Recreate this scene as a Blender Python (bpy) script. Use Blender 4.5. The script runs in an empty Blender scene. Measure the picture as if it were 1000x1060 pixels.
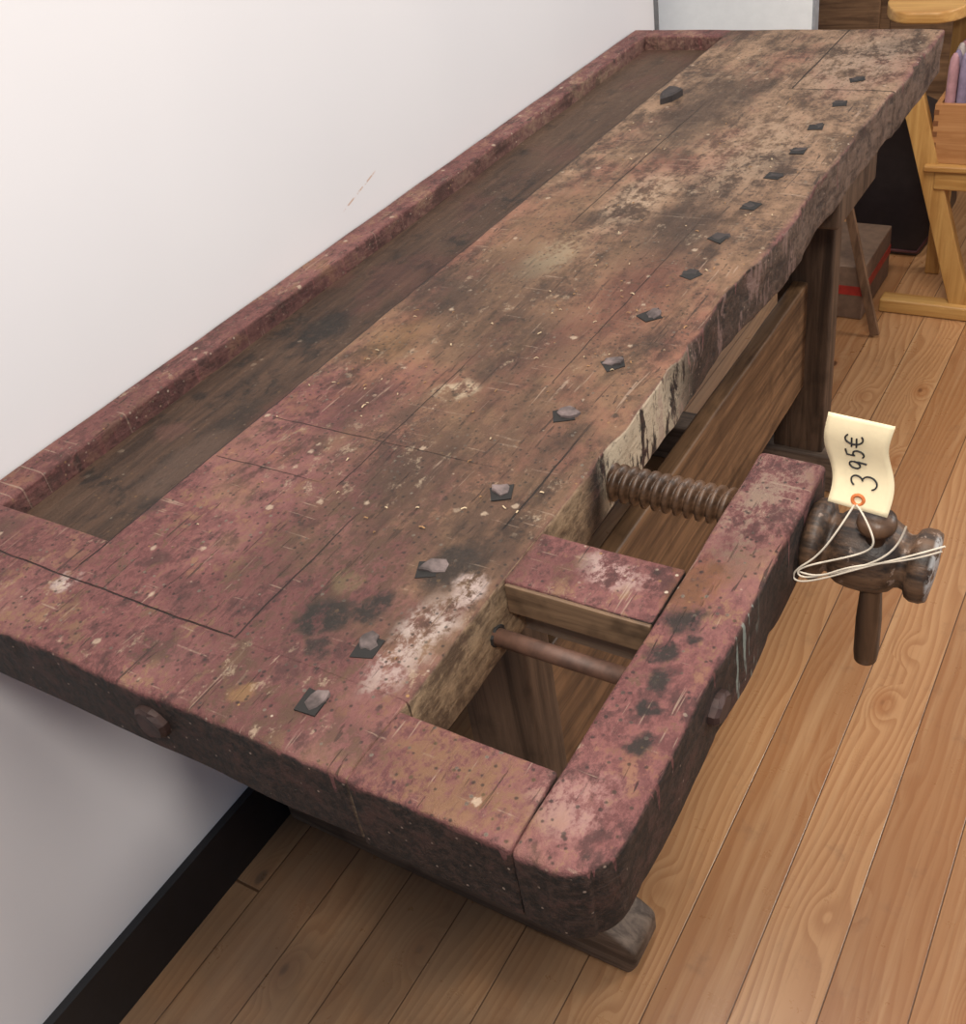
import bpy, bmesh, math, random
from mathutils import Vector, Matrix, noise as mn
random.seed(4)
D=bpy.data; COL=bpy.context.scene.collection
bpy.context.scene.view_settings.view_transform='Standard'

# ------------------------------------------------------------ node helper
class Mat:
    def __init__(s,name):
        s.m=D.materials.new(name); s.m.use_nodes=True
        s.t=s.m.node_tree; s.t.nodes.clear()
        s.out=s.t.nodes.new('ShaderNodeOutputMaterial'); s.b=s.t.nodes.new('ShaderNodeBsdfPrincipled')
        s.t.links.new(s.b.outputs[0],s.out.inputs[0])
        s.pos=s.t.nodes.new('ShaderNodeNewGeometry').outputs['Position']
        x=s.t.nodes.new('ShaderNodeSeparateXYZ'); s.t.links.new(s.pos,x.inputs[0]); s.x,s.y,s.z=x.outputs
        g=s.t.nodes.new('ShaderNodeNewGeometry')
        q=s.t.nodes.new('ShaderNodeSeparateXYZ'); s.t.links.new(g.outputs['True Normal'],q.inputs[0]); s.nx,s.ny,s.nz=q.outputs
    def put(s,sock,v):
        if isinstance(v,bpy.types.NodeSocket): s.t.links.new(v,sock)
        elif isinstance(v,(tuple,list)):
            sock.default_value=tuple(v)+((1,) if len(v)==3 and sock.type=='RGBA' else ())
        else: sock.default_value=v
    def ma(s,op,a,b=0.0,c=None,clamp=False):
        n=s.t.nodes.new('ShaderNodeMath'); n.operation=op; n.use_clamp=clamp
        s.put(n.inputs[0],a); s.put(n.inputs[1],b)
        if c is not None: s.put(n.inputs[2],c)
        return n.outputs[0]
    def add(s,a,b): return s.ma('ADD',a,b)
    def sub(s,a,b): return s.ma('SUBTRACT',a,b)
    def mul(s,a,b): return s.ma('MULTIPLY',a,b)
    def mx(s,a,b): return s.ma('MAXIMUM',a,b)
    def ab(s,a): return s.ma('ABSOLUTE',a)
    def sm(s,v,lo,hi,a=0.0,b=1.0):
        n=s.t.nodes.new('ShaderNodeMapRange'); n.interpolation_type='SMOOTHSTEP'
        s.put(n.inputs[0],v); s.put(n.inputs[1],lo); s.put(n.inputs[2],hi); s.put(n.inputs[3],a); s.put(n.inputs[4],b)
        return n.outputs[0]
    def mix(s,f,a,b,mode='MIX'):
        n=s.t.nodes.new('ShaderNodeMix'); n.data_type='RGBA'; n.blend_type=mode
        s.put(n.inputs[0],f); s.put(n.inputs[6],a); s.put(n.inputs[7],b); return n.outputs[2]
    def vec(s,sx=1,sy=1,sz=1,off=(0,0,0),src=None):
        n=s.t.nodes.new('ShaderNodeMapping'); s.put(n.inputs[0],src or s.pos)
        n.inputs['Scale'].default_value=(sx,sy,sz); n.inputs['Location'].default_value=off; return n.outputs[0]
    def noise(s,v,scale,det=4,rough=.55,dist=0,col=False):
        n=s.t.nodes.new('ShaderNodeTexNoise'); s.put(n.inputs['Vector'],v)
        n.inputs['Scale'].default_value=scale; n.inputs['Detail'].default_value=det; n.inputs['Roughness'].default_value=rough; n.inputs['Distortion'].default_value=dist
        return n.outputs[1 if col else 0]
    def voro(s,v,scale,out='Distance',rnd=1.0,feat='F1'):
        n=s.t.nodes.new('ShaderNodeTexVoronoi'); n.feature=feat; s.put(n.inputs['Vector'],v)
        n.inputs['Scale'].default_value=scale; n.inputs['Randomness'].default_value=rnd
        return n.outputs[out]
    def sep(s,c):
        n=s.t.nodes.new('ShaderNodeSeparateXYZ'); s.put(n.inputs[0],c); return n.outputs
    def white(s,v):
        n=s.t.nodes.new('ShaderNodeTexWhiteNoise'); n.noise_dimensions='1D'; s.put(n.inputs['W'],v); return n.outputs[0]
    def vm(s,op,a,b):
        n=s.t.nodes.new('ShaderNodeVectorMath'); n.operation=op; s.put(n.inputs[0],a); s.put(n.inputs[1],b)
        return n.outputs['Value'] if op in('DISTANCE','LENGTH','DOT_PRODUCT') else n.outputs[0]
    def warp(s,scale,amp):
        c=s.noise(s.pos,scale,4,.6,col=True); c=s.vm('SUBTRACT',c,(.5,.5,.5))
        n=s.t.nodes.new('ShaderNodeVectorMath'); n.operation='SCALE'; s.put(n.inputs[0],c); n.inputs['Scale'].default_value=amp
        return s.vm('ADD',s.pos,n.outputs[0])
    def fin(s,col,rough=.6,bump=None,bs=.3,bd=.002,metal=0,spec=.5):
        s.put(s.b.inputs['Base Color'],col); s.put(s.b.inputs['Roughness'],rough); s.put(s.b.inputs['Metallic'],metal)
        s.b.inputs['Specular IOR Level'].default_value=spec
        if bump is not None:
            n=s.t.nodes.new('ShaderNodeBump'); n.inputs['Strength'].default_value=bs; n.inputs['Distance'].default_value=bd
            s.put(n.inputs['Height'],bump); s.t.links.new(n.outputs[0],s.b.inputs['Normal'])
        return s.m

def bench_mat(name,bias=0.0,tray=False):
    m=Mat(name)
    grain=m.noise(m.vec(70,5,70),1.0,5,.7,.6)
    big=m.noise(m.vec(1,.7,1),7,5,.65)
    med=m.noise(m.vec(1,.65,1,(4,2,1)),24,7,.75)
    fine=m.noise(m.vec(1,.75,1,(7,3,5)),110,6,.8)
    mott=m.add(m.mul(med,.5),m.add(m.mul(fine,.3),m.mul(grain,.2)))
    wood=m.mix(m.sm(mott,.41,.59),(.036,.019,.011),(.195,.104,.060))
    wood=m.mix(m.mul(m.sm(big,.45,.65),.5),wood,(.23,.13,.072))
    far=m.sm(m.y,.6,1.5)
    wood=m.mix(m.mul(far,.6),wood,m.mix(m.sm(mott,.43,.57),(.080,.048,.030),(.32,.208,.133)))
    wood=m.mix(m.mul(m.sm(big,.52,.38),.65),wood,(.036,.020,.013))
    red=m.noise(m.vec(1,.6,1,(9,9,1)),5,5,.7)
    wood=m.mix(m.mul(m.sm(red,.49,.62),.5),wood,m.mix(m.sm(mott,.42,.58),(.070,.024,.018),(.22,.076,.054)))
    s=m.add(m.y,m.mul(m.mx(m.sub(m.x,.36),0.0),1.3))
    n1=m.noise(m.vec(1,.7,1,(1,5,3)),9,7,.72)
    P=m.sm(m.add(s,m.mul(m.sub(n1,.5),1.1)),.26,.58,1.0,0.0)
    P=m.mx(P,m.mul(m.sm(m.add(m.y,m.mul(m.sub(n1,.5),.2)),.06,.14,1.0,0.0),.95))
    P=m.mx(P,m.sm(m.x,.628,.645))
    if bias: P=m.mx(P,m.mul(m.sm(m.add(m.mul(m.y,-.04),n1),.30,.40),.95))
    wr=m.add(m.mul(med,.55),m.mul(fine,.45))
    P=m.mul(P,m.sm(wr,.515,.575,1.0,.15 if not bias else .4))
    if not bias: P=m.mul(P,m.sm(big,.56,.68,1.0,.4))
    pcol=m.mix(m.sm(fine,.38,.62),(.095,.031,.029),(.185,.069,.063))
    pcol=m.mix(m.mul(m.sm(big,.47,.64),.5),pcol,(.25,.108,.098))
    pcol=m.mix(m.mul(m.sm(med,.49,.39),.8),pcol,(.046,.018,.016))
    if bias: pcol=m.mix(.15,pcol,(.09,.035,.028))
    col=m.mix(P,wood,pcol)
    sc1=m.noise(m.vec(14,260,1,(1,1,1)),1.0,2,.5); sc2=m.noise(m.vec(240,10,1),1.0,2,.5,.5)
    scr=m.mx(m.mul(m.sm(sc1,.66,.70),m.sm(n1,.48,.56)),m.mul(m.sm(sc2,.67,.71),m.sm(n1,.54,.47)))
    dscr=m.mul(m.sm(m.noise(m.vec(200,14,1,(5,2,8)),1.0,2,.5,.8),.65,.70),m.sm(med,.46,.54))
    if tray:
        col=m.mix(m.sm(grain,.3,.75),(.022,.012,.008),(.080,.042,.025))
        col=m.mix(m.mul(m.sm(big,.35,.7),.5),col,(.098,.056,.035))
        col=m.mix(m.mul(m.sm(med,.50,.64),.85),col,(.013,.009,.007))
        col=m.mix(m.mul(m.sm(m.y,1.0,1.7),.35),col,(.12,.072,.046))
        col=m.mix(m.mul(m.sm(red,.5,.6),.35),col,(.10,.038,.030))
    w=m.warp(30,.045)
    brk=m.sm(wr,.46,.54)
    def blot(c,r,cc,amt=.9,sc=(1,1,1),soft=.35,broken=False):
        nonlocal col
        v=m.vec(*sc,src=w); cs=(c[0]*sc[0],c[1]*sc[1],c[2]*sc[2])
        d=m.vm('DISTANCE',v,cs)
        f=m.mul(m.sm(d,r*(1-soft),r*(1+soft),1.0,0.0),brk if broken else m.sm(fine,.36,.5,.3,1.0))
        col=m.mix(m.mul(f,amt),col,cc)
    blk=(.014,.011,.009)
    if not tray:
        col=m.mix(m.mul(scr,.5),col,(.34,.245,.18)); col=m.mix(m.mul(dscr,.75),col,(.02,.013,.01))
        blot((.50,.28,.84),.13,(.045,.024,.016),.75,(1.1,.55,1),.6,True)
        blot((.53,.10,.84),.09,(.07,.035,.022),.6,(1.2,.8,1),.6,True)
        blot((.512,.135,.84),.026,blk,.94); blot((.545,.165,.84),.018,blk,.9); blot((.530,.10,.84),.010,blk,.8); blot((.585,.235,.84),.022,blk,.85,(1,.7,1))
        blot((.50,.185,.84),.014,(.15,.11,.055),.4)
        blot((.605,.155,.84),.020,(.46,.38,.34),.7,(1,.55,1),.7,True); blot((.612,.215,.84),.011,(.45,.36,.33),.7,(1,.6,1),.6,True); blot((.60,.105,.84),.016,(.42,.32,.29),.55,(1,.6,1),.6,True)
        blot((.42,.50,.84),.022,(.46,.38,.26),.6,broken=True); blot((.36,.85,.84),.03,(.44,.36,.23),.5,(1,.45,1),.6,True); blot((.44,.62,.84),.07,(.035,.02,.014),.75,soft=.6,broken=True)
        blot((.33,.75,.84),.07,(.035,.02,.014),.6,(1,.5,1),.6,True); blot((.50,.95,.84),.06,(.03,.018,.013),.6,(1,.5,1),.6,True)
        blot((.40,1.05,.84),.035,(.40,.30,.21),.5,(1,.35,1),.6,True); blot((.52,.75,.84),.06,(.13,.045,.03),.6,(1,.5,1),.6)
        blot((.50,1.25,.84),.06,(.31,.22,.15),.5,(1,.4,1),.6,True); blot((.55,1.7,.84),.08,(.31,.22,.16),.6,(1,.5,1),.6,True)
        blot((.35,1.4,.84),.07,(.05,.03,.02),.6,(1,.4,1),.6); blot((.3,.95,.84),.05,(.21,.12,.065),.5,(1,.4,1),.6)
        blot((.28,.58,.84),.03,(.20,.105,.045),.45,(1,.5,1),.6); blot((.33,.43,.84),.03,(.04,.02,.016),.7,(1,.5,1),.5,True); blot((.40,.40,.84),.04,(.04,.02,.016),.7,(1,.5,1),.5,True)
        for (a,b,r) in((.815,.155,.010),(.825,.115,.011),(.815,.185,.012),(.80,.21,.012),(.806,.255,.017),(.82,.235,.009),(.80,.32,.009),(.79,.285,.014)): blot((a,b,.84),r,blk,.94)
        blot((.795,.30,.84),.022,(.16,.065,.03),.75,(1,.6,1)); blot((.81,.35,.84),.02,(.07,.03,.02),.6,(1,.5,1),.5,True)
        blot((.70,.035,.84),.04,(.15,.08,.04),.7,(.5,1,1),.5,True); blot((.5,.035,.84),.012,(.22,.12,.05),.6)
        blot((.81,.43,.84),.045,(.20,.14,.105),.75,(1.5,.5,1),.5,True)
        blot((.845,.004,.815),.0065,(.75,.73,.74),.95,(1,1,.6),.2); blot((.72,.285,.84),.016,(.42,.31,.28),.65,(.5,1,1),.5,True); blot((.66,.27,.84),.02,(.07,.03,.02),.5,(.5,1,1),.5,True); blot((.02,.03,.84),.03,(.09,.045,.03),.7)
        blot((.80,.05,.84),.026,(.33,.20,.18),.5,soft=.6,broken=True)
        blot((.15,.055,.84),.012,(.05,.02,.018),.7); blot((.225,.20,.84),.014,(.05,.025,.02),.8); blot((.3,.14,.84),.012,(.05,.02,.018),.8); blot((.09,.11,.84),.022,(.08,.04,.03),.8,(1,1,1),.5)
        blot((.23,.08,.84),.010,(.50,.42,.38),.7,(1,1,1),.5,True); blot((.36,.11,.84),.02,(.05,.02,.018),.6,(.6,1,1),.5,True)
        blot((.39,.045,.84),.02,(.04,.02,.016),.7,(.6,1,1),.5,True); blot((.62,.03,.84),.02,(.05,.025,.02),.6,(.5,1,1),.5,True)
    else:
        blot((.13,.62,.81),.03,blk,.85,(1,.7,1)); blot((.16,.40,.81),.02,blk,.6,(1,.5,1)); blot((.10,.35,.81),.02,(.10,.045,.035),.6)
        blot((.17,.3,.81),.03,(.09,.055,.04),.6,(1,.4,1))
    vd=m.voro(m.pos,120,'Distance'); sx=m.sep(m.voro(m.pos,120,'Color'))
    vw=m.add(vd,m.mul(m.sub(fine,.5),.35))
    spm=m.sm(m.noise(m.vec(1,.7,1,(2,8,6)),9,4,.7),.44,.58)
    spot=m.mul(m.mul(m.sm(vw,.12,.24,1.0,0.0),m.sm(sx[0],.60,.62)),m.add(m.mul(spm,.75),.15))
    spc=m.mix(m.sm(sx[1],.45,.5),(.46,.38,.29),(.30,.17,.065))
    if tray: spot=m.mul(spot,.25)
    col=m.mix(spot,col,spc)
    dk=m.mul(m.sm(vw,.12,.26,1.0,0.0),m.sm(sx[2],.62,.64)); col=m.mix(m.mul(dk,.75),col,(.016,.011,.009))
    vd2=m.voro(m.vec(1,1,1,(3,1,0)),42,'Distance'); sx2=m.sep(m.voro(m.vec(1,1,1,(3,1,0)),42,'Color'))
    sp2=m.mul(m.sm(m.add(vd2,m.mul(m.sub(fine,.5),.6)),.09,.20,1.0,0.0),m.sm(sx2[0],.74,.76))
    col=m.mix(m.mul(sp2,.65 if not tray else .2),col,m.mix(m.sm(sx2[1],.45,.47),(.42,.32,.23),(.02,.014,.011)))
    smear=m.mul(m.sm(m.noise(m.vec(1,.6,1,(6,1,9)),40,7,.85),.57,.65),m.sm(m.noise(m.vec(1,1,1,(5,5,5)),5,3,.6),.44,.58))
    col=m.mix(m.mul(smear,.55 if not tray else .1),col,(.38,.29,.20))
    wob=m.mul(m.sub(m.noise(m.vec(1,1,1,(3,3,3)),18,3,.5),.5),.006)
    def seam(ax,c,lo,hi,wd=.0009,fade=.02):
        a,b=(m.x,m.y) if ax=='x' else (m.y,m.x)
        d=m.ab(m.sub(m.add(a,wob),c))
        return m.mul(m.sm(d,wd*.5,wd*1.8,1.0,0.0),m.mul(m.sm(b,lo-.001,lo+.002),m.sm(b,hi-fade,hi,1.0,0.0)))
    sm_=None
    if not tray:
        for a in (('y',.083,0,.449,.0006,.004),('x',.449,.083,.285,.0006,.05),('x',.467,1.55,1.91,.0012,.01),('y',1.549,.46,.65,.0011,.005),('y',.385,.241,.58,.0004,.2),('x',.2255,.10,1.86,.0007,.01),('x',.34,.95,1.5,.0006,.2),('x',.40,.30,.62,.0004,.1),('y',.30,.23,.40,.0004,.1),('x',.52,.55,1.1,.0004,.3),('x',.60,.30,.52,.0007,.1)):
            q=seam(*a); sm_=q if sm_ is None else m.mx(sm_,q)
        col=m.mix(m.mul(sm_,.8),col,(.012,.009,.007))
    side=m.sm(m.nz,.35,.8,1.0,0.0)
    depth=m.sub(.84,m.z)
    dn=m.noise(m.vec(1,1,.06),75,2,.5)
    dl=m.add(m.add(.001,m.mul(m.sm(dn,.60,.78),.045)),m.mul(m.sub(n1,.45),.05))
    drip=m.sm(m.sub(dl,depth),-.002,.003)
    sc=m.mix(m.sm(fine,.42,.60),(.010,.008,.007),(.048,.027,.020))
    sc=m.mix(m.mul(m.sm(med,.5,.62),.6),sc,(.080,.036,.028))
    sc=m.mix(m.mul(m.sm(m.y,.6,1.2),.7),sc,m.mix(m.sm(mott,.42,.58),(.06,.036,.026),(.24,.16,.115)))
    fsp=m.mul(m.sm(vw,.08,.18,1.0,0.0),m.sm(sx[0],.70,.72))
    sc=m.mix(m.mul(fsp,.8),sc,(.36,.26,.20))
    sc=m.mix(m.mul(drip,m.sm(wr,.52,.60,.85,.1)),sc,pcol)
    wn=m.noise(m.vec(1,1,.25,(2,2,2)),38,5,.7)
    onx=m.sm(m.ab(m.sub(m.x,.637)),.012,.016,1.0,0.0)
    cm=m.mul(m.mul(m.sm(m.y,.42,.46),m.sm(m.y,.57,.70,1.0,0.0)),m.mul(m.sm(wn,.42,.48),onx))
    sc=m.mix(m.mul(cm,m.sm(fine,.36,.48,.4,.95)),sc,(.52,.42,.30))
    cm2=m.mul(m.mul(m.sm(m.y,.5,.6),m.sm(m.y,.9,1.3,1.0,0.0)),m.mul(m.sm(wn,.55,.61),onx))
    sc=m.mix(m.mul(cm2,.5),sc,(.32,.20,.17))
    inner=m.mul(m.mul(m.sm(m.nx,.4,.7),m.sm(m.ab(m.sub(m.x,.636)),.012,.016,1.0,0.0)),m.sm(m.y,.38,.42,1.0,0.0))
    sc=m.mix(m.mul(inner,.9),sc,m.mix(m.sm(mott,.42,.58),(.09,.055,.034),(.33,.225,.135)))
    st=m.mul(m.mul(m.sm(m.ab(m.sub(m.y,.27)),.02,.04,1.0,0.0),m.sm(m.x,.838,.842)),m.sm(m.noise(m.vec(1,1,.1,(2,2,2)),110,3,.6),.56,.60))
    sc=m.mix(m.mul(st,.6),sc,(.34,.40,.35))
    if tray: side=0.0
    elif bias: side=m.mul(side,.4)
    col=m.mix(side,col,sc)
    h=m.add(m.mul(grain,.7),m.add(m.mul(fine,.7),m.mul(med,1.1)))
    h=m.sub(h,m.mul(dscr,.4))
    if sm_ is not None: h=m.sub(h,m.mul(sm_,1.5))
    rough=m.add(.50,m.mul(fine,.3))
    return m.fin(col,rough,h,1.0,.003,spec=.35)

def wood_mat(name,dark,light,axis='y',rough=.5,scale=1.0,stain=.5,spec=.4):
    m=Mat(name)
    sc={'x':(3,50,50),'y':(50,3,50),'z':(50,50,3)}[axis]
    sc=tuple(a*scale for a in sc)
    g=m.noise(m.vec(*sc),1.0,5,.65,.6); g2=m.noise(m.vec(*[a*3 for a in sc]),1.0,3,.6)
    b=m.noise(m.pos,12,4,.6)
    c=m.mix(m.sm(g,.3,.7),dark,light)
    c=m.mix(m.mul(m.sm(b,.5,.7),stain),c,tuple(a*.45 for a in dark))
    return m.fin(c,rough,m.add(g,m.mul(g2,.3)),.35,.002,spec=spec)

def plain(name,c,rough=.6,metal=0,var=.15):
    m=Mat(name); n=m.noise(m.pos,40,4,.6)
    return m.fin(m.mix(m.sm(n,.3,.7),tuple(a*(1-var) for a in c),tuple(min(1,a*(1+var)) for a in c)),rough,n,.15,.001,metal)

# ------------------------------------------------------------ geometry helpers
def newobj(name,me,mat=None,parent=None):
    o=D.objects.new(name,me); COL.objects.link(o)
    if mat: me.materials.append(mat)
    if parent: o.parent=parent
    return o
def empty(name):
    o=D.objects.new(name,None); COL.objects.link(o); o.empty_display_size=.05; return o
def smooth(me):
    for p in me.polygons: p.use_smooth=True
def axis_pts(lo,hi,r,step):
    a=[lo,lo+r*.25,lo+r*.6,lo+r]; b=[hi-r,hi-r*.6,hi-r*.25,hi]
    n=max(1,int((hi-lo-2*r)/step)); mid=[lo+r+(hi-lo-2*r)*i/n for i in range(1,n)]
    return a+mid+b
def plank(name,lo,hi,mat,parent=None,r=.004,step=(.02,.02,.02),amp=.0008,freq=14,hook=None,rot=None,flat=()):
    L=[axis_pts(lo[i],hi[i],min(r,(hi[i]-lo[i])*.45),step[i]) for i in range(3)]
    bm=bmesh.new(); cache={}
    rr=[min(r,(hi[a]-lo[a])*.45) for a in range(3)]
    LO=[lo[a] if 'xyz'[a]+'0' in flat else lo[a]+rr[a] for a in range(3)]
    HI=[hi[a] if 'xyz'[a]+'1' in flat else hi[a]-rr[a] for a in range(3)]
    def V(i,j,k):
        key=(i,j,k)
        if key not in cache:
            p=Vector((L[0][i],L[1][j],L[2][k])); q=Vector([min(max(p[a],LO[a]),HI[a]) for a in range(3)])
            d=p-q
            if d.length>1e-9: p=q+d.normalized()*min(r,d.length)
            if hook: p=hook(p)
            if amp: p=p+mn.noise_vector(p*freq)*amp+mn.noise_vector(p*freq*4)*amp*.35
            cache[key]=bm.verts.new(p)
        return cache[key]
    n=[len(a)-1 for a in L]
    def quad(a,b,c,d):
        try: bm.faces.new((a,b,c,d))
        except ValueError: pass
    for i in range(n[0]):
        for j in range(n[1]):
            quad(V(i,j,0),V(i,j+1,0),V(i+1,j+1,0),V(i+1,j,0)); quad(V(i,j,n[2]),V(i+1,j,n[2]),V(i+1,j+1,n[2]),V(i,j+1,n[2]))
    for i in range(n[0]):
        for k in range(n[2]):
            quad(V(i,0,k),V(i+1,0,k),V(i+1,0,k+1),V(i,0,k+1)); quad(V(i,n[1],k),V(i,n[1],k+1),V(i+1,n[1],k+1),V(i+1,n[1],k))
    for j in range(n[1]):
        for k in range(n[2]):
            quad(V(0,j,k),V(0,j,k+1),V(0,j+1,k+1),V(0,j+1,k)); quad(V(n[0],j,k),V(n[0],j+1,k),V(n[0],j+1,k+1),V(n[0],j,k+1))
    me=D.meshes.new(name); bm.to_mesh(me); bm.free(); smooth(me)
    if rot: me.transform(rot)
    return newobj(name,me,mat,parent)
def beam(name,p0,p1,w,t,mat,parent=None,r=.003,up=(0,1,0)):
    p0=Vector(p0);p1=Vector(p1); d=p1-p0; L=d.length; z=d.normalized(); y=Vector(up); x=y.cross(z).normalized(); y=z.cross(x)
    M=Matrix(((x.x,y.x,z.x,p0.x),(x.y,y.y,z.y,p0.y),(x.z,y.z,z.z,p0.z),(0,0,0,1)))
    return plank(name,(-w/2,-t/2,0),(w/2,t/2,L),mat,parent,r,(.05,.05,.05),.0004,10,rot=M)
def lathe(name,prof,mat,parent=None,M=None,seg=40,wob=0):
    bm=bmesh.new(); rings=[]
    for (rr,t) in prof:
        ring=[]
        for i in range(seg):
            a=2*math.pi*i/seg; k=rr*(1+wob*mn.noise(Vector((math.cos(a)*2,math.sin(a)*2,t*30))))
            ring.append(bm.verts.new((t,k*math.cos(a),k*math.sin(a))))
        rings.append(ring)
    for a,b in zip(rings,rings[1:]):
        for i in range(seg): bm.faces.new((a[i],a[(i+1)%seg],b[(i+1)%seg],b[i]))
    bm.faces.new(rings[0]); bm.faces.new(rings[-1][::-1])
    bmesh.ops.recalc_face_normals(bm,faces=bm.faces)
    me=D.meshes.new(name); bm.to_mesh(me); bm.free(); smooth(me)
    if M: me.transform(M)
    return newobj(name,me,mat,parent)
def tube(name,pts,r,mat,parent=None,res=3,bez=False):
    c=D.curves.new(name,'CURVE'); c.dimensions='3D'; c.bevel_depth=r; c.bevel_resolution=res
    s=c.splines.new('NURBS' if bez else 'POLY'); s.points.add(len(pts)-1)
    for q,p in zip(s.points,pts): q.co=(*p,1)
    if bez: s.order_u=4; s.use_endpoint_u=True; s.resolution_u=8
    o=D.objects.new(name,c); COL.objects.link(o); c.materials.append(mat)
    if parent: o.parent=parent
    return o
def chunk(name,c,sz,mat,parent,ang=0,seed=0,n=6,top=.75,tilt=0,jit=1):
    bm=bmesh.new(); rnd=random.Random(seed); A=[];B=[];Cc=[]
    for i in range(n):
        a=2*math.pi*i/n+ang+rnd.uniform(-.25,.25)*jit; k=1+rnd.uniform(-.25,.2)*jit
        x,y=math.cos(a)*sz[0]/2*k,math.sin(a)*sz[1]/2*k
        tl=tilt*math.cos(a-seed)
        A.append(bm.verts.new((c[0]+x,c[1]+y,c[2]-.01)))
        B.append(bm.verts.new((c[0]+x,c[1]+y,c[2]+max(0,sz[2]*(rnd.uniform(.5,.7)+tl)))))
        Cc.append(bm.verts.new((c[0]+x*top,c[1]+y*top,c[2]+max(.0006,sz[2]*(rnd.uniform(.85,1.0)+tl)))))
    for P,Q in((A,B),(B,Cc)):
        for i in range(n): bm.faces.new((P[i],P[(i+1)%n],Q[(i+1)%n],Q[i]))
    bm.faces.new(Cc)
    me=D.meshes.new(name); bm.to_mesh(me); bm.free()
    return newobj(name,me,mat,parent)

# ------------------------------------------------------------ room
def wallmat():
    m=Mat('wall_paint'); n=m.noise(m.pos,3,3,.5); f=m.noise(m.pos,60,4,.6)
    c=m.mix(n,(.665,.645,.655),(.725,.70,.705))
    line=m.ab(m.sub(m.z,m.add(.872,m.mul(m.sub(m.y,.86),.28))))
    sc=m.mul(m.sm(line,.0008,.0022,1.0,0.0),m.mul(m.sm(m.y,.85,.87),m.sm(m.y,.935,.955,1.0,0.0)))
    c=m.mix(m.mul(sc,m.sm(f,.45,.55,0.0,.8)),c,(.50,.30,.20))
    return m.fin(c,.55,f,.06,.001)
def floormat():
    m=Mat('pine_floorboards')
    W=.105
    u=m.ma('DIVIDE',m.add(m.x,20*W-.903),W); idx=m.ma('FLOOR',u); fr=m.ma('FRACT',u)
    r2=m.white(m.add(idx,37.3))
    yy=m.add(m.ma('DIVIDE',m.y,3.4),r2); j=m.ma('FRACT',yy); jid=m.ma('FLOOR',yy)
    r3=m.white(m.add(m.mul(jid,7.1),idx))
    comb=m.t.nodes.new('ShaderNodeCombineXYZ'); m.put(comb.inputs[0],m.add(m.x,m.mul(r3,9.0))); m.put(comb.inputs[1],m.add(m.y,m.mul(r3,31.0))); m.put(comb.inputs[2],m.z)
    P=comb.outputs[0]
    kv=m.voro(m.vec(1,.55,1,src=P),8.5,'Distance'); ks=m.sep(m.voro(m.vec(1,.55,1,src=P),8.5,'Color'))
    has=m.sm(ks[0],.45,.5)
    w1=m.noise(m.vec(1,.22,1,src=P),6,2,.5)
    bend=m.mul(m.sm(kv,.05,.35,1.0,0.0),has)
    ring=m.ma('FRACT',m.mul(m.add(m.add(m.mul(fr,.7),m.mul(w1,1.2)),m.mul(bend,.30)),10.0))
    ringf=m.mul(m.sm(ring,.1,.9),m.sm(ring,.9,1.0,1.0,0.0))
    g=m.noise(m.vec(150,5,1,src=P),1.0,5,.65,.3); g2=m.noise(m.vec(25,1.0,1,src=P),1.0,4,.6)
    c=m.mix(r3,(.345,.165,.070),(.47,.250,.115))
    c=m.mix(m.mul(ringf,.5),c,(.27,.105,.036))
    c=m.mix(m.mul(m.sm(g,.45,.75),.35),c,(.22,.09,.032))
    c=m.mix(m.mul(m.sm(g2,.5,.7),.4),c,(.54,.33,.17))
    kd=m.add(kv,m.mul(m.sub(g2,.5),.05))
    c=m.mix(m.mul(m.mul(m.sm(kd,.08,.22,1.0,0.0),has),.5),c,(.30,.11,.036))
    c=m.mix(m.mul(m.sm(kd,.05,.09,.9,0.0),has),c,(.075,.026,.011))
    dust_shade=m.mul(m.sm(m.add(m.x,m.mul(m.y,.3)),.90,.5),m.sm(m.noise(m.pos,6,4,.6),.3,.6,.6,1.0))  # dust grey plus the bench's floor shadow, both put into the board colour
    c=m.mix(m.mul(dust_shade,.6),c,(.165,.12,.083))
    st=m.noise(m.pos,16,5,.7); c=m.mix(m.mul(m.sm(st,.55,.75),.3),c,(.15,.075,.038))
    e=m.ma('MINIMUM',fr,m.sub(1.0,fr)); seam=m.sm(e,.005,.014,1.0,0.0)
    ej=m.ma('MINIMUM',j,m.sub(1.0,j)); seam=m.mx(seam,m.sm(ej,.0004,.0009,1.0,0.0))
    c=m.mix(m.mul(seam,.8),c,(.055,.023,.010))
    h=m.sub(m.mul(g,.10),m.mul(seam,1.0))
    return m.fin(c,m.add(.20,m.mul(st,.2)),h,.4,.003,spec=.5)
WALL=wallmat(); FLOOR=floormat()
def box(name,lo,hi,mat,parent=None):
    bm=bmesh.new(); bmesh.ops.create_cube(bm,size=1)
    for v in bm.verts: v.co=Vector([lo[i]+(v.co[i]+.5)*(hi[i]-lo[i]) for i in range(3)])
    me=D.meshes.new(name); bm.to_mesh(me); bm.free(); return newobj(name,me,mat,parent)
box('floor',(-1.6,-1.8,-.05),(3.2,3.9,0),FLOOR)
box('wall_left',(-.12,-1.8,0),(0,2.02,2.6),WALL)
box('wall_back',(-1.6,3.9,0),(3.2,4.0,2.6),WALL)
box('baseboard_left',(0.0,-1.8,0),(.014,2.02,.12),plain('black_skirting_paint',(.008,.008,.010),.35))
box('trim_1',(-.12,2.02,0),(.006,2.032,2.6),plain('grey_trim',(.12,.12,.125),.5))

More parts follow.
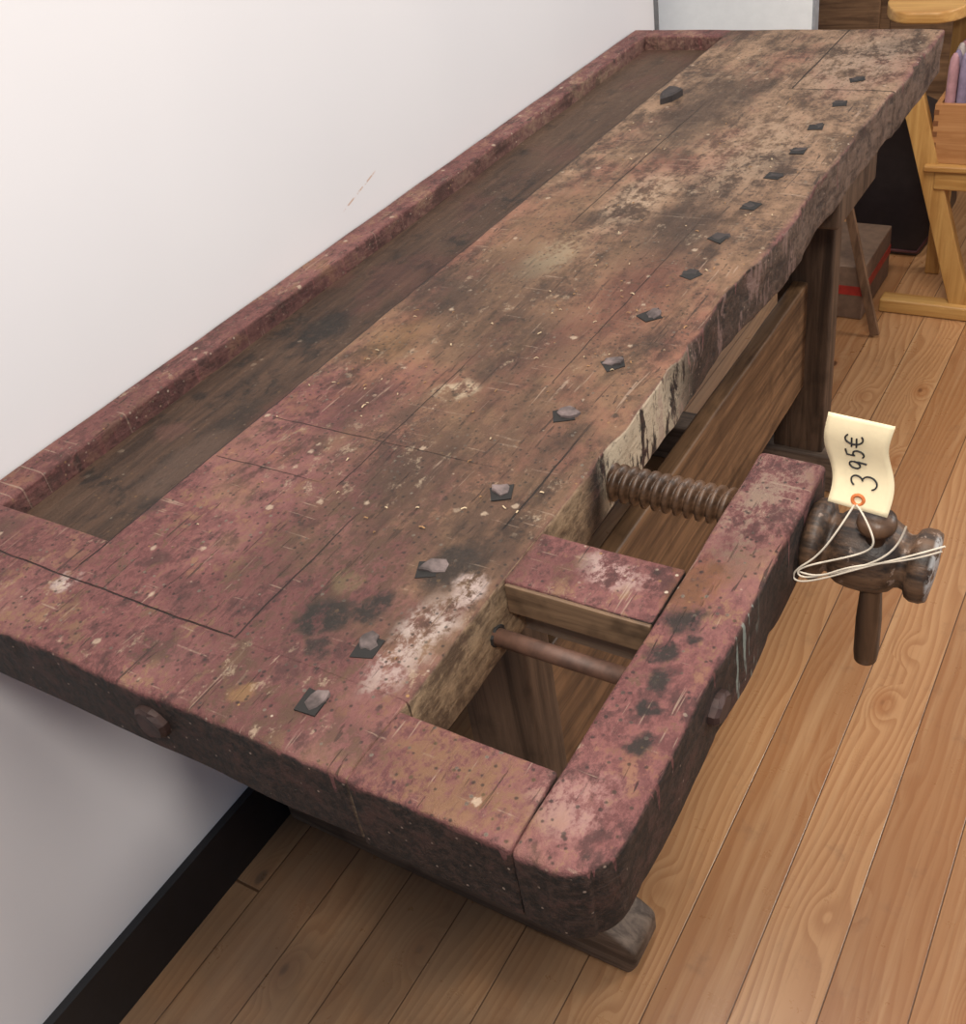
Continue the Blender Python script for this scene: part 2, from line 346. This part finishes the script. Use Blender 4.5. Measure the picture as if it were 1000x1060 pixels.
# ------------------------------------------------------------ workbench
BT=bench_mat('worn_red_painted_wood'); BR=bench_mat('worn_red_paint_rail',bias=1.0); TR=bench_mat('dark_tray_wood',tray=True)
LEG=wood_mat('aged_brown_oak',(.035,.020,.012),(.13,.078,.048),'z',.6)
STRW=wood_mat('aged_brown_plank',(.070,.035,.017),(.27,.145,.070),'y',.5)
FOOTW=wood_mat('grey_brown_oak',(.06,.038,.026),(.20,.14,.10),'x',.6)
CUT=wood_mat('bare_sawn_wood',(.060,.034,.019),(.20,.12,.068),'x',.6,stain=.9)
SCR=wood_mat('dark_turned_wood',(.028,.015,.009),(.125,.066,.036),'x',.42,stain=.4,spec=.45)
SCRZ=wood_mat('dark_turned_handle',(.028,.015,.009),(.125,.066,.036),'z',.42,stain=.3,spec=.45)
IRON=plain('rusty_iron',(.045,.022,.018),.6,.2,.4)
ROD=plain('rusty_rod',(.085,.042,.028),.6,.1,.4)
PEG=plain('grey_wood_pegs',(.115,.085,.080),.85,0,.6)
PEGD=plain('dark_wood_pegs',(.028,.020,.018),.7,0,.4)
HOLE=plain('peg_hole_dark',(.010,.008,.007),.8)
wb=empty('workbench')
T=.84
def frontedge(p):
    q=p.copy(); y=p.y
    if p.x>.60:
        f=(p.x-.60)/.036
        w=.004*mn.noise(Vector((y*7,1,0)))+.0035*mn.noise(Vector((y*25,p.z*20,4)))
        ch=mn.noise(Vector((y*33,p.z*30,9)))
        if ch>.3: w-=.007*(ch-.3)*3*(1 if p.z>.81 else .3)
        bump=.008*math.exp(-((y-1.0)/.10)**2) - .008*math.exp(-((y-.80)/.09)**2)-.005*math.exp(-((y-1.16)/.05)**2)
        if y<.40: w*=.25
        if y>1.55: bump+=.006
        q.x+=f*(w+bump)
        if p.z>.825 and y>.4: q.z-=f*.005*max(0,mn.noise(Vector((y*15,2,7)))+.35)
    return q
def capedge(p):
    q=p.copy()
    if p.y<.02:
        f=(.02-p.y)/.02
        ch=mn.noise(Vector((p.x*40,p.z*30,2)))
        q.y+=f*(.0022*mn.noise(Vector((p.x*10,p.z*10,8)))+(.005*max(0,ch-.25) if p.z>.81 else 0))
        if p.z>.825: q.z-=f*.0045*max(0,mn.noise(Vector((p.x*16,5,7)))+.25)
    return q
A=.0009
plank('main_top',(.225,.083,.76),(.636,1.905,T),BT,wb,.0045,(.011,.012,.02),A,12,frontedge,flat=('y0','x0'))
plank('end_cap',(.005,0,.76),(.636,.083,T),BT,wb,.0055,(.008,.009,.012),A,12,capedge,flat=('y1',))
plank('rear_rail',(.005,.083,.762),(.050,1.905,T),BR,wb,.005,(.012,.02,.02),A,12,flat=('y0',))
plank('tray_near_end',(.05,.083,.762),(.225,.142,T),BR,wb,.005,(.02,.015,.02),A,12,flat=('y0','x0','x1'))
plank('tray_far_end',(.05,1.858,.765),(.225,1.905,T),BR,wb,.004,(.02,.015,.02),A,12,flat=('x0','x1'))
plank('tray_floor',(.045,.13,.795),(.228,1.862,.812),TR,wb,.002,(.02,.03,.01),.0006,12)
def armround(p):
    q=p.copy(); Rr=.038; cx,cy=.846-Rr,0+Rr
    if p.x>cx and p.y<cy:
        d=Vector((p.x-cx,cy-p.y)); mx=max(d.x,d.y)
        if d.length>1e-9:
            k=mx/d.length; q.x=cx+d.x*k; q.y=cy-d.y*k
    if p.x>.825:
        f=(p.x-.825)/.021
        q.x+=f*(.0035*mn.noise(Vector((p.y*12,p.z*8,3)))-.005*max(0,mn.noise(Vector((p.y*40,p.z*30,5)))-.25))
        if p.z>.83: q.z-=f*.004*max(0,mn.noise(Vector((p.y*18,2,7)))+.3)
    return q
plank('vice_arm',(.7790,-.002,.755),(.846,.498,T),BT,wb,.006,(.008,.008,.012),.0011,14,armround)
plank('vice_near_rail',(.6345,-.001,.757),(.7788,.073,T),BT,wb,.004,(.009,.009,.012),A,12,capedge)
plank('vice_cross_block',(.634,.240,.802),(.7785,.312,T-.002),BT,wb,.003,(.015,.015,.015),A,12)
plank('cross_block_face',(.637,.2365,.8025),(.7775,.2408,.8355),CUT,wb,.001,(.03,.03,.01),.0002,12)
plank('vice_lower_bar',(.60,.262,.757),(.7785,.285,.785),FOOTW,wb,.003,(.03,.03,.02),.0006,12)
lathe('vice_guide_rod',[(.0085,.60),(.0085,.779)],ROD,wb,Matrix.Translation((0,.213,.793)))
chunk('rod_socket',(0,0,0),(.024,.024,.0008),HOLE,wb,.2,5,8,1.0).data.transform(Matrix.Translation((.6372,.213,.793))@Matrix.Rotation(math.radians(90),4,'Y'))
plank('underside_batten',(.50,1.30,.70),(.628,1.52,.765),LEG,wb,.006,(.03,.03,.03),.001,12)
plank('underside_batten_end',(.46,1.72,.71),(.60,1.84,.765),LEG,wb,.006,(.03,.03,.03),.001,12)
def screw(name,x0,x1,r,pitch,dep,y,z,mat,parent):
    seg=36; bm=bmesh.new(); n=int((x1-x0)/pitch*12); prev=None
    for i in range(n+1):
        x=x0+(x1-x0)*i/n; ring=[]
        for k in range(seg):
            a=2*math.pi*k/seg; ph=((x-x0)/pitch+k/seg)%1.0
            tri=abs(ph*2-1); tri=min(1,max(0,(tri-.10)*1.3)); rr=r-dep+dep*math.sin(tri*math.pi/2)
            rr*=1+.015*mn.noise(Vector((x*60,a*2,0)))
            ring.append(bm.verts.new((x,y+rr*math.cos(a),z+rr*math.sin(a))))
        if prev:
            for k in range(seg): bm.faces.new((prev[k],prev[(k+1)%seg],ring[(k+1)%seg],ring[k]))
        else: bm.faces.new(ring)
        prev=ring
    bm.faces.new(prev)
    bmesh.ops.recalc_face_normals(bm,faces=bm.faces)
    me=D.meshes.new(name); bm.to_mesh(me); bm.free(); smooth(me); return newobj(name,me,mat,parent)
SY,SZ=.458,.794
screw('vice_screw',.612,.785,.0205,.0118,.0065,SY,SZ,SCR,wb)
def hubmat():
    m=Mat('turned_hub_wood'); g=m.noise(m.vec(6,70,70),1.0,5,.65); f=m.noise(m.pos,70,5,.7)
    c=m.mix(m.sm(g,.35,.65),(.020,.012,.008),(.12,.065,.036))
    c=m.mix(m.mul(m.sm(m.noise(m.pos,30,5,.7),.5,.62),.6),c,(.018,.012,.010))
    e=m.mul(m.sm(m.x,.954,.958),m.sm(f,.44,.55)); c=m.mix(m.mul(e,.8),c,(.50,.48,.46))
    c=m.mix(m.mul(m.sm(m.noise(m.pos,50,4,.7),.6,.66),.6),c,(.32,.23,.18))
    return m.fin(c,m.add(.35,m.mul(f,.3)),m.add(g,f),.6,.002,spec=.45)
HM=Matrix.Translation((.844,SY-.004,SZ-.010))@Matrix.Rotation(math.radians(2.5),4,'Y')@Matrix.Diagonal((1,1.08,1.08,1))@Matrix.Translation((-.844,0,0))
lathe('vice_hub',[(.004,.842),(.033,.843),(.0365,.847),(.0375,.853),(.036,.859),(.030,.862),(.0265,.864),(.0265,.868),(.030,.871),(.0335,.878),(.0350,.888),(.0350,.902),(.0330,.915),(.029,.924),(.0245,.928),(.0235,.932),(.0245,.936),(.030,.939),(.0325,.944),(.0325,.952),(.030,.957),(.012,.959),(.002,.9595)],hubmat(),wb,HM,48,.02)
Mb=Matrix.Translation((.907,.437,SZ+.040))@Matrix.Rotation(math.radians(3),4,'X')@Matrix.Rotation(math.radians(90),4,'Y')
lathe('vice_handle',[(.002,-.008),(.012,-.007),(.0165,-.003),(.0175,.003),(.0165,.008),(.009,.011),(.009,.075),(.0100,.09),(.0120,.125),(.0120,.172),(.011,.183),(.006,.188),(.001,.189)],SCRZ,wb,Mb,28,.02)
chunkM=Matrix.Rotation(math.radians(90),4,'X')
b1=chunk('end_bolt',(.416,.804,0),(.036,.036,.010),IRON,wb,.3,3,12,.82,0,.3); b1.data.transform(Matrix.Translation((0,.001,0))@chunkM)
b2=chunk('arm_bolt',(0,0,0),(.028,.034,.009),IRON,wb,.2,5,12,.82,0,.3); b2.data.transform(Matrix.Translation((.845,.207,.800))@Matrix.Rotation(math.radians(90),4,'Y'))
dogs=[.052,.123,.228,.351,.498,.609,.724,.838,.949,1.057,1.167,1.268,1.373,1.482,1.605]
for i,y in enumerate(dogs):
    near=i<7
    chunk('dog_hole_%d'%(i+1),(.567+(.003 if i%2 else -.003),y-.003,T+.0001),(.031,.034,.0010),HOLE,wb,.78+i*.15,i+50,4,1.0,0,.6)
    chunk('peg_%d'%(i+1),(.567,y+.002,T),(.019+.003*(i%3),.023-.003*(i%2),.0035 if near else .0014),PEG if near else PEGD,wb,.6+i*.7,i+20,10,.85,.45,1.3)
chunk('bench_stop',(.268,1.485,T),(.036,.07,.016),PEGD,wb,.5,44,6,.8)
# loose shavings and crumbs lying on the top
rnd=random.Random(11)
for nm,colr,cnt in(('shavings_light',(.46,.35,.22),55),('crumbs_ochre',(.26,.14,.06),60)):
    bm=bmesh.new()
    for i in range(cnt):
        x=rnd.uniform(.24,.62); y=rnd.triangular(.10,1.6,.5); a=rnd.uniform(0,6.28); L=rnd.uniform(.0015,.005)*(1.4 if rnd.random()<.2 else 1); Wd=rnd.uniform(.0008,.0018)
        ca,sa=math.cos(a),math.sin(a); rows=[]
        for k in range(4):
            t=k/3-.5; zz=T+.0010+.0016*(1-4*t*t)*rnd.random(); bend=.3*L*t*t
            rows.append([bm.verts.new((x+ca*t*L-sa*(sgn*Wd/2+bend),y+sa*t*L+ca*(sgn*Wd/2+bend),zz)) for sgn in(-1,1)])
        for p,q in zip(rows,rows[1:]): bm.faces.new((p[0],p[1],q[1],q[0]))
    me=D.meshes.new(nm); bm.to_mesh(me); bm.free(); o=newobj(nm,me,plain(nm+'_mat',colr,.8),wb)
    md=o.modifiers.new('t','SOLIDIFY'); md.thickness=.0005
def footround(p):
    q=p.copy()
    if p.x>.60 and p.z>.02:
        t=(p.x-.60)/.065; q.z=.02+(p.z-.02)*(1-.45*max(0,t)**2)
    if p.x>.60 and p.z<.03: q.x-=.012*(1-p.z/.03)
    if p.x<.10 and p.z>.02:
        t=(.10-p.x)/.08; q.z=.02+(p.z-.02)*(1-.45*max(0,t)**2)
    return q
for nm,y0 in(('near',.345),('far',1.52)):
    plank('foot_'+nm,(.02,y0,0.0004),(.665,y0+.075,.095),FOOTW,wb,.008,(.015,.02,.015),.0006,12,footround)
    plank('front_leg_'+nm,(.455,y0+.01,.085),(.56,y0+.065,.765),LEG,wb,.005,(.03,.03,.03),.001,10)
    plank('rear_leg_'+nm,(.08,y0+.01,.085),(.18,y0+.065,.765),LEG,wb,.005,(.03,.03,.03),.001,10)
    plank('bearer_'+nm,(.06,y0+.012,.70),(.60,y0+.063,.764),LEG,wb,.005,(.03,.03,.03),.001,10)
plank('front_stretcher',(.485,.36,.25),(.515,1.58,.485),STRW,wb,.005,(.02,.03,.03),.001,8)
plank('rear_stretcher',(.12,.36,.25),(.15,1.58,.45),STRW,wb,.005,(.02,.03,.03),.001,8)

# ------------------------------------------------------------ price tag
tag=empty('price_tag')
def tagp(u,v):
    x=.8915-.008*v+u*.0265+.002*v*u
    y=.424+.022*v+.010*math.sin(v*5.0)*.6-.003*u
    return Vector((x+.0028*math.sin(v*7),y,.852+.083*v+.002*u*math.sin(v*3)))
bm=bmesh.new(); nu,nv=10,24; g=[[bm.verts.new(tagp(-1+2*i/nu,j/nv)) for i in range(nu+1)] for j in range(nv+1)]
for j in range(nv):
    for i in range(nu): bm.faces.new((g[j][i],g[j][i+1],g[j+1][i+1],g[j+1][i]))
me=D.meshes.new('tag_card'); bm.to_mesh(me); bm.free(); smooth(me)
card=newobj('tag_card',me,plain('manila_card',(.75,.63,.41),.7,0,.05),tag)
sd=card.modifiers.new('th','SOLIDIFY'); sd.thickness=.0005
INK=plain('black_ink',(.01,.01,.012),.6)
def stroke(name,pts):
    tube(name,[tuple(tagp(a,b)+Vector((0,-.0009,.0))) for a,b in pts],.00075,INK,tag,2)
def w(s,h): return (0.18-h*.95,s)
def arc(cs,ch,rs,rh,a0,a1,n=14): return [w(cs+rs*math.cos(math.radians(a0+(a1-a0)*i/n)),ch+rh*math.sin(math.radians(a0+(a1-a0)*i/n))) for i in range(n+1)]
stroke('digit_3',arc(.27,.38,.055,.20,150,-80)+arc(.27,-.05,.065,.25,80,-160))
stroke('digit_9',arc(.445,.36,.04,.18,20,380)+[w(.485,.2),w(.475,-.06)])
stroke('digit_5',[w(.63,.54),w(.565,.52),w(.56,.28)]+arc(.585,.13,.045,.18,120,-140))
stroke('euro_c',arc(.775,.25,.065,.29,50,310))
stroke('euro_bar_a',[w(.675,.32),w(.785,.33)]); stroke('euro_bar_b',[w(.675,.16),w(.785,.17)])
ringpos=tagp(-.05,.09)
bpy.ops.mesh.primitive_torus_add(major_radius=.0048,minor_radius=.0016,major_segments=24,minor_segments=8,location=ringpos+Vector((0,-.001,0)),rotation=(math.radians(80),0,0))
o=bpy.context.object; o.name='eyelet'; o.data.materials.append(plain('orange_eyelet',(.65,.18,.05),.6)); o.parent=tag
STRM=plain('white_cotton_string',(.66,.58,.47),.8)
S=lambda pts,n: tube(n,pts,.0009,STRM,tag,2,True)
S([(.892,.4205,.859),(.898,.412,.862),(.912,.403,.845),(.915,.402,.83),(.890,.403,.812),(.856,.404,.792),(.846,.403,.782),(.853,.402,.776),(.873,.402,.787),(.900,.400,.805),(.925,.400,.825),(.935,.40,.845),(.938,.40,.864)],'string_a')
S([(.890,.4205,.859),(.884,.410,.845),(.868,.404,.806),(.850,.403,.790),(.842,.404,.774),(.850,.402,.769),(.880,.400,.789),(.905,.400,.808),(.935,.40,.827),(.955,.40,.841),(.970,.40,.852)],'string_b')
S([(.850,.404,.782),(.868,.401,.782),(.885,.400,.80),(.91,.400,.813),(.94,.400,.827),(.958,.40,.838),(.968,.40,.846)],'string_c')

# ------------------------------------------------------------ background things
PINE=wood_mat('yellow_pine',(.42,.20,.055),(.60,.34,.11),'z',.4,stain=.1)
PINEX=wood_mat('yellow_pine_bar',(.42,.20,.055),(.60,.34,.11),'x',.4,stain=.1)
PINEB=wood_mat('orange_pine_box',(.38,.16,.055),(.54,.27,.11),'x',.45,stain=.1)
ea=empty('pine_easel_stand')
beam('leg_1',(.668,2.37,.03),(.500,2.37,.56),.05,.03,PINE,ea)
beam('leg_2',(.72,2.40,.03),(.88,2.40,.60),.05,.03,PINE,ea)
plank('foot_bar',(.47,2.335,.0005),(1.05,2.385,.038),PINEX,ea,.006,(.05,.02,.02),.0004)
plank('cross_rail',(.57,2.35,.34),(.90,2.385,.388),PINEX,ea,.005,(.05,.02,.02),.0004)
plank('shelf',(.545,2.34,.388),(1.0,2.62,.403),PINEX,ea,.004,(.05,.05,.02),.0004)
plank('back_post',(.53,2.585,.0005),(.57,2.62,.72),PINE,ea,.004,(.05,.05,.05),.0004)
plank('back_post_b',(.90,2.585,.0005),(.94,2.62,.55),PINE,ea,.004,(.05,.05,.05),.0004)
def topround(p):
    q=p.copy(); c=2.50
    if p.x<.48: t=(.48-p.x)/.08
    elif p.x>.53: t=(p.x-.53)/.07
    else: t=0
    q.y=c+(p.y-c)*math.sqrt(max(0.02,1-t*t*.98)); return q
plank('curved_top',(.40,2.36,.722),(.60,2.64,.748),PINEX,ea,.006,(.008,.02,.01),.0004,hook=topround)
bx=empty('dovetailed_wooden_box')
plank('box_front',(.553,2.36,.4035),(.95,2.372,.545),PINEB,bx,.002,(.05,.02,.05),.0003)
plank('box_side_l',(.553,2.3722,.4035),(.565,2.56,.545),PINEB,bx,.002,(.05,.05,.05),.0003)
plank('box_side_r',(.938,2.3722,.4035),(.95,2.56,.545),PINEB,bx,.002,(.05,.05,.05),.0003)
plank('box_base',(.5652,2.3722,.4035),(.9378,2.56,.412),PINEB,bx,.002,(.05,.05,.05),.0003)
DK=plain('dovetail_end_grain',(.20,.075,.025),.6)
for i in range(5): box('dovetail_%d'%i,(.5525,2.3592,.416+i*.026),(.564,2.3605,.428+i*.026),DK,bx)
sp=empty('yarn_spools')
PK=[plain('pink_yarn',(.42,.22,.23),.8),plain('lilac_yarn',(.25,.19,.27),.8),plain('cream_yarn',(.5,.42,.38),.8)]
k=0
for a in range(14):
    for b in range(5):
        M=Matrix.Translation((.580+a*.0255,2.388+b*.034,.4125))@Matrix.Rotation(math.radians(-90),4,'Y')
        hgt=.235+.02*random.random()
        lathe('spool_%d'%k,[(.009,0),(.011,.004),(.0122,.02),(.0122,hgt*.85),(.010,hgt*.95),(.004,hgt)],PK[(a+b)%3],sp,M,12,.05); k+=1
cs=empty('dark_instrument_case')
CASE=plain('black_case',(.020,.014,.014),.35); CR=plain('dark_red_lining',(.08,.025,.025),.5)
bm=bmesh.new(); prof=[(.32,0.001),(.49,.001),(.555,.12),(.54,.28),(.48,.40),(.39,.44),(.29,.36),(.26,.14)]
f0=[bm.verts.new((x,2.68,z)) for x,z in prof]; f1=[bm.verts.new((x,2.82,z)) for x,z in prof]
bm.faces.new(f0); bm.faces.new(f1[::-1])
for i in range(8): bm.faces.new((f0[i],f0[(i+1)%8],f1[(i+1)%8],f1[i]))
bmesh.ops.recalc_face_normals(bm,faces=bm.faces); me=D.meshes.new('case_body'); bm.to_mesh(me); bm.free()
cb=newobj('case_body',me,CASE,cs); bv=cb.modifiers.new('b','BEVEL'); bv.width=.01; bv.segments=2
tube('case_edge',[(x,2.679,z) for x,z in [(a*.96+.017,b*.94+.015) for a,b in prof+prof[:1]]],.005,CR,cs)
bp=empty('leaning_batten'); beam('batten',(.498,2.20,.006),(.372,2.262,.40),.022,.012,wood_mat('brown_batten',(.10,.05,.025),(.24,.13,.07),'z'),bp,.002)
cbx=empty('striped_cardboard_box')
plank('carton',(.22,2.28,.0005),(.44,2.55,.15),plain('cardboard',(.20,.12,.075),.7),cbx,.003,(.05,.05,.05),.001)
box('stripe',(.2195,2.2785,.07),(.4415,2.5505,.095),plain('red_tape',(.40,.03,.02),.5),cbx)
wc=empty('white_room_divider')
WH=plain('white_laminate',(.90,.89,.87),.4,0,.02)
box('panel',(-.80,2.50,.04),(.212,2.53,1.6),WH,wc); box('edge_strip',(.2122,2.498,.04),(.218,2.532,1.6),plain('grey_edge',(.35,.35,.36),.5),wc)
for i,xx in enumerate((-.6,.1)): box('panel_foot_%d'%i,(xx,2.40,0.0005),(xx+.05,2.62,.0398),WH,wc)
br=empty('brown_wooden_cupboard')
BRW=wood_mat('brown_cupboard_wood',(.10,.05,.025),(.26,.14,.07),'x',.5)
plank('body',(-.2,3.2,.0005),(1.9,3.65,1.1),BRW,br,.006,(.2,.2,.2),.0004)
for i in range(5): plank('door_%d'%i,(-.17+i*.41,3.185,.08),(.21+i*.41,3.1995,1.02),BRW,br,.006,(.1,.1,.1),.0003)

# ------------------------------------------------------------ light + camera
def area(name,loc,target,size,power,color):
    l=D.lights.new(name,'AREA'); l.shape='DISK'; l.size=size; l.energy=power; l.color=color
    o=D.objects.new(name,l); COL.objects.link(o); o.location=loc
    o.rotation_euler=(Vector(target)-Vector(loc)).to_track_quat('-Z','Y').to_euler(); return o
area('ceiling_bounce_light',(.9,0.1,2.9),(.5,.8,.6),1.0,40,(1,.92,.81))
area('camera_flash',(1.15,-.35,1.75),(.5,.9,.5),.2,12,(1,.94,.86))
area('window_light',(2.8,2.6,2.0),(.7,.9,.3),.9,46,(1,.95,.88))
area('far_panel_fill',(.5,1.2,2.7),(.3,2.6,.8),.6,24,(1,.96,.9))  # unseen fill added to brighten the white panel, not a known lamp
wd=D.worlds.new('room_world'); bpy.context.scene.world=wd; wd.use_nodes=True
wd.node_tree.nodes['Background'].inputs[0].default_value=(.60,.75,1.0,1); wd.node_tree.nodes['Background'].inputs[1].default_value=.30
R=Vector((0.849,0.508,-0.145)).normalized(); F=Vector((-0.482,0.634,-0.604)); F=(F-R*F.dot(R)).normalized(); U=R.cross(F)
cd=D.cameras.new('camera'); cam=D.objects.new('camera',cd); COL.objects.link(cam)
B=-F
cam.matrix_world=Matrix(((R.x,U.x,B.x,1.063),(R.y,U.y,B.y,-.334),(R.z,U.z,B.z,1.46),(0,0,0,1)))
cd.sensor_fit='HORIZONTAL'; cd.sensor_width=36; cd.lens=39.56; cd.clip_start=.02
bpy.context.scene.camera=cam
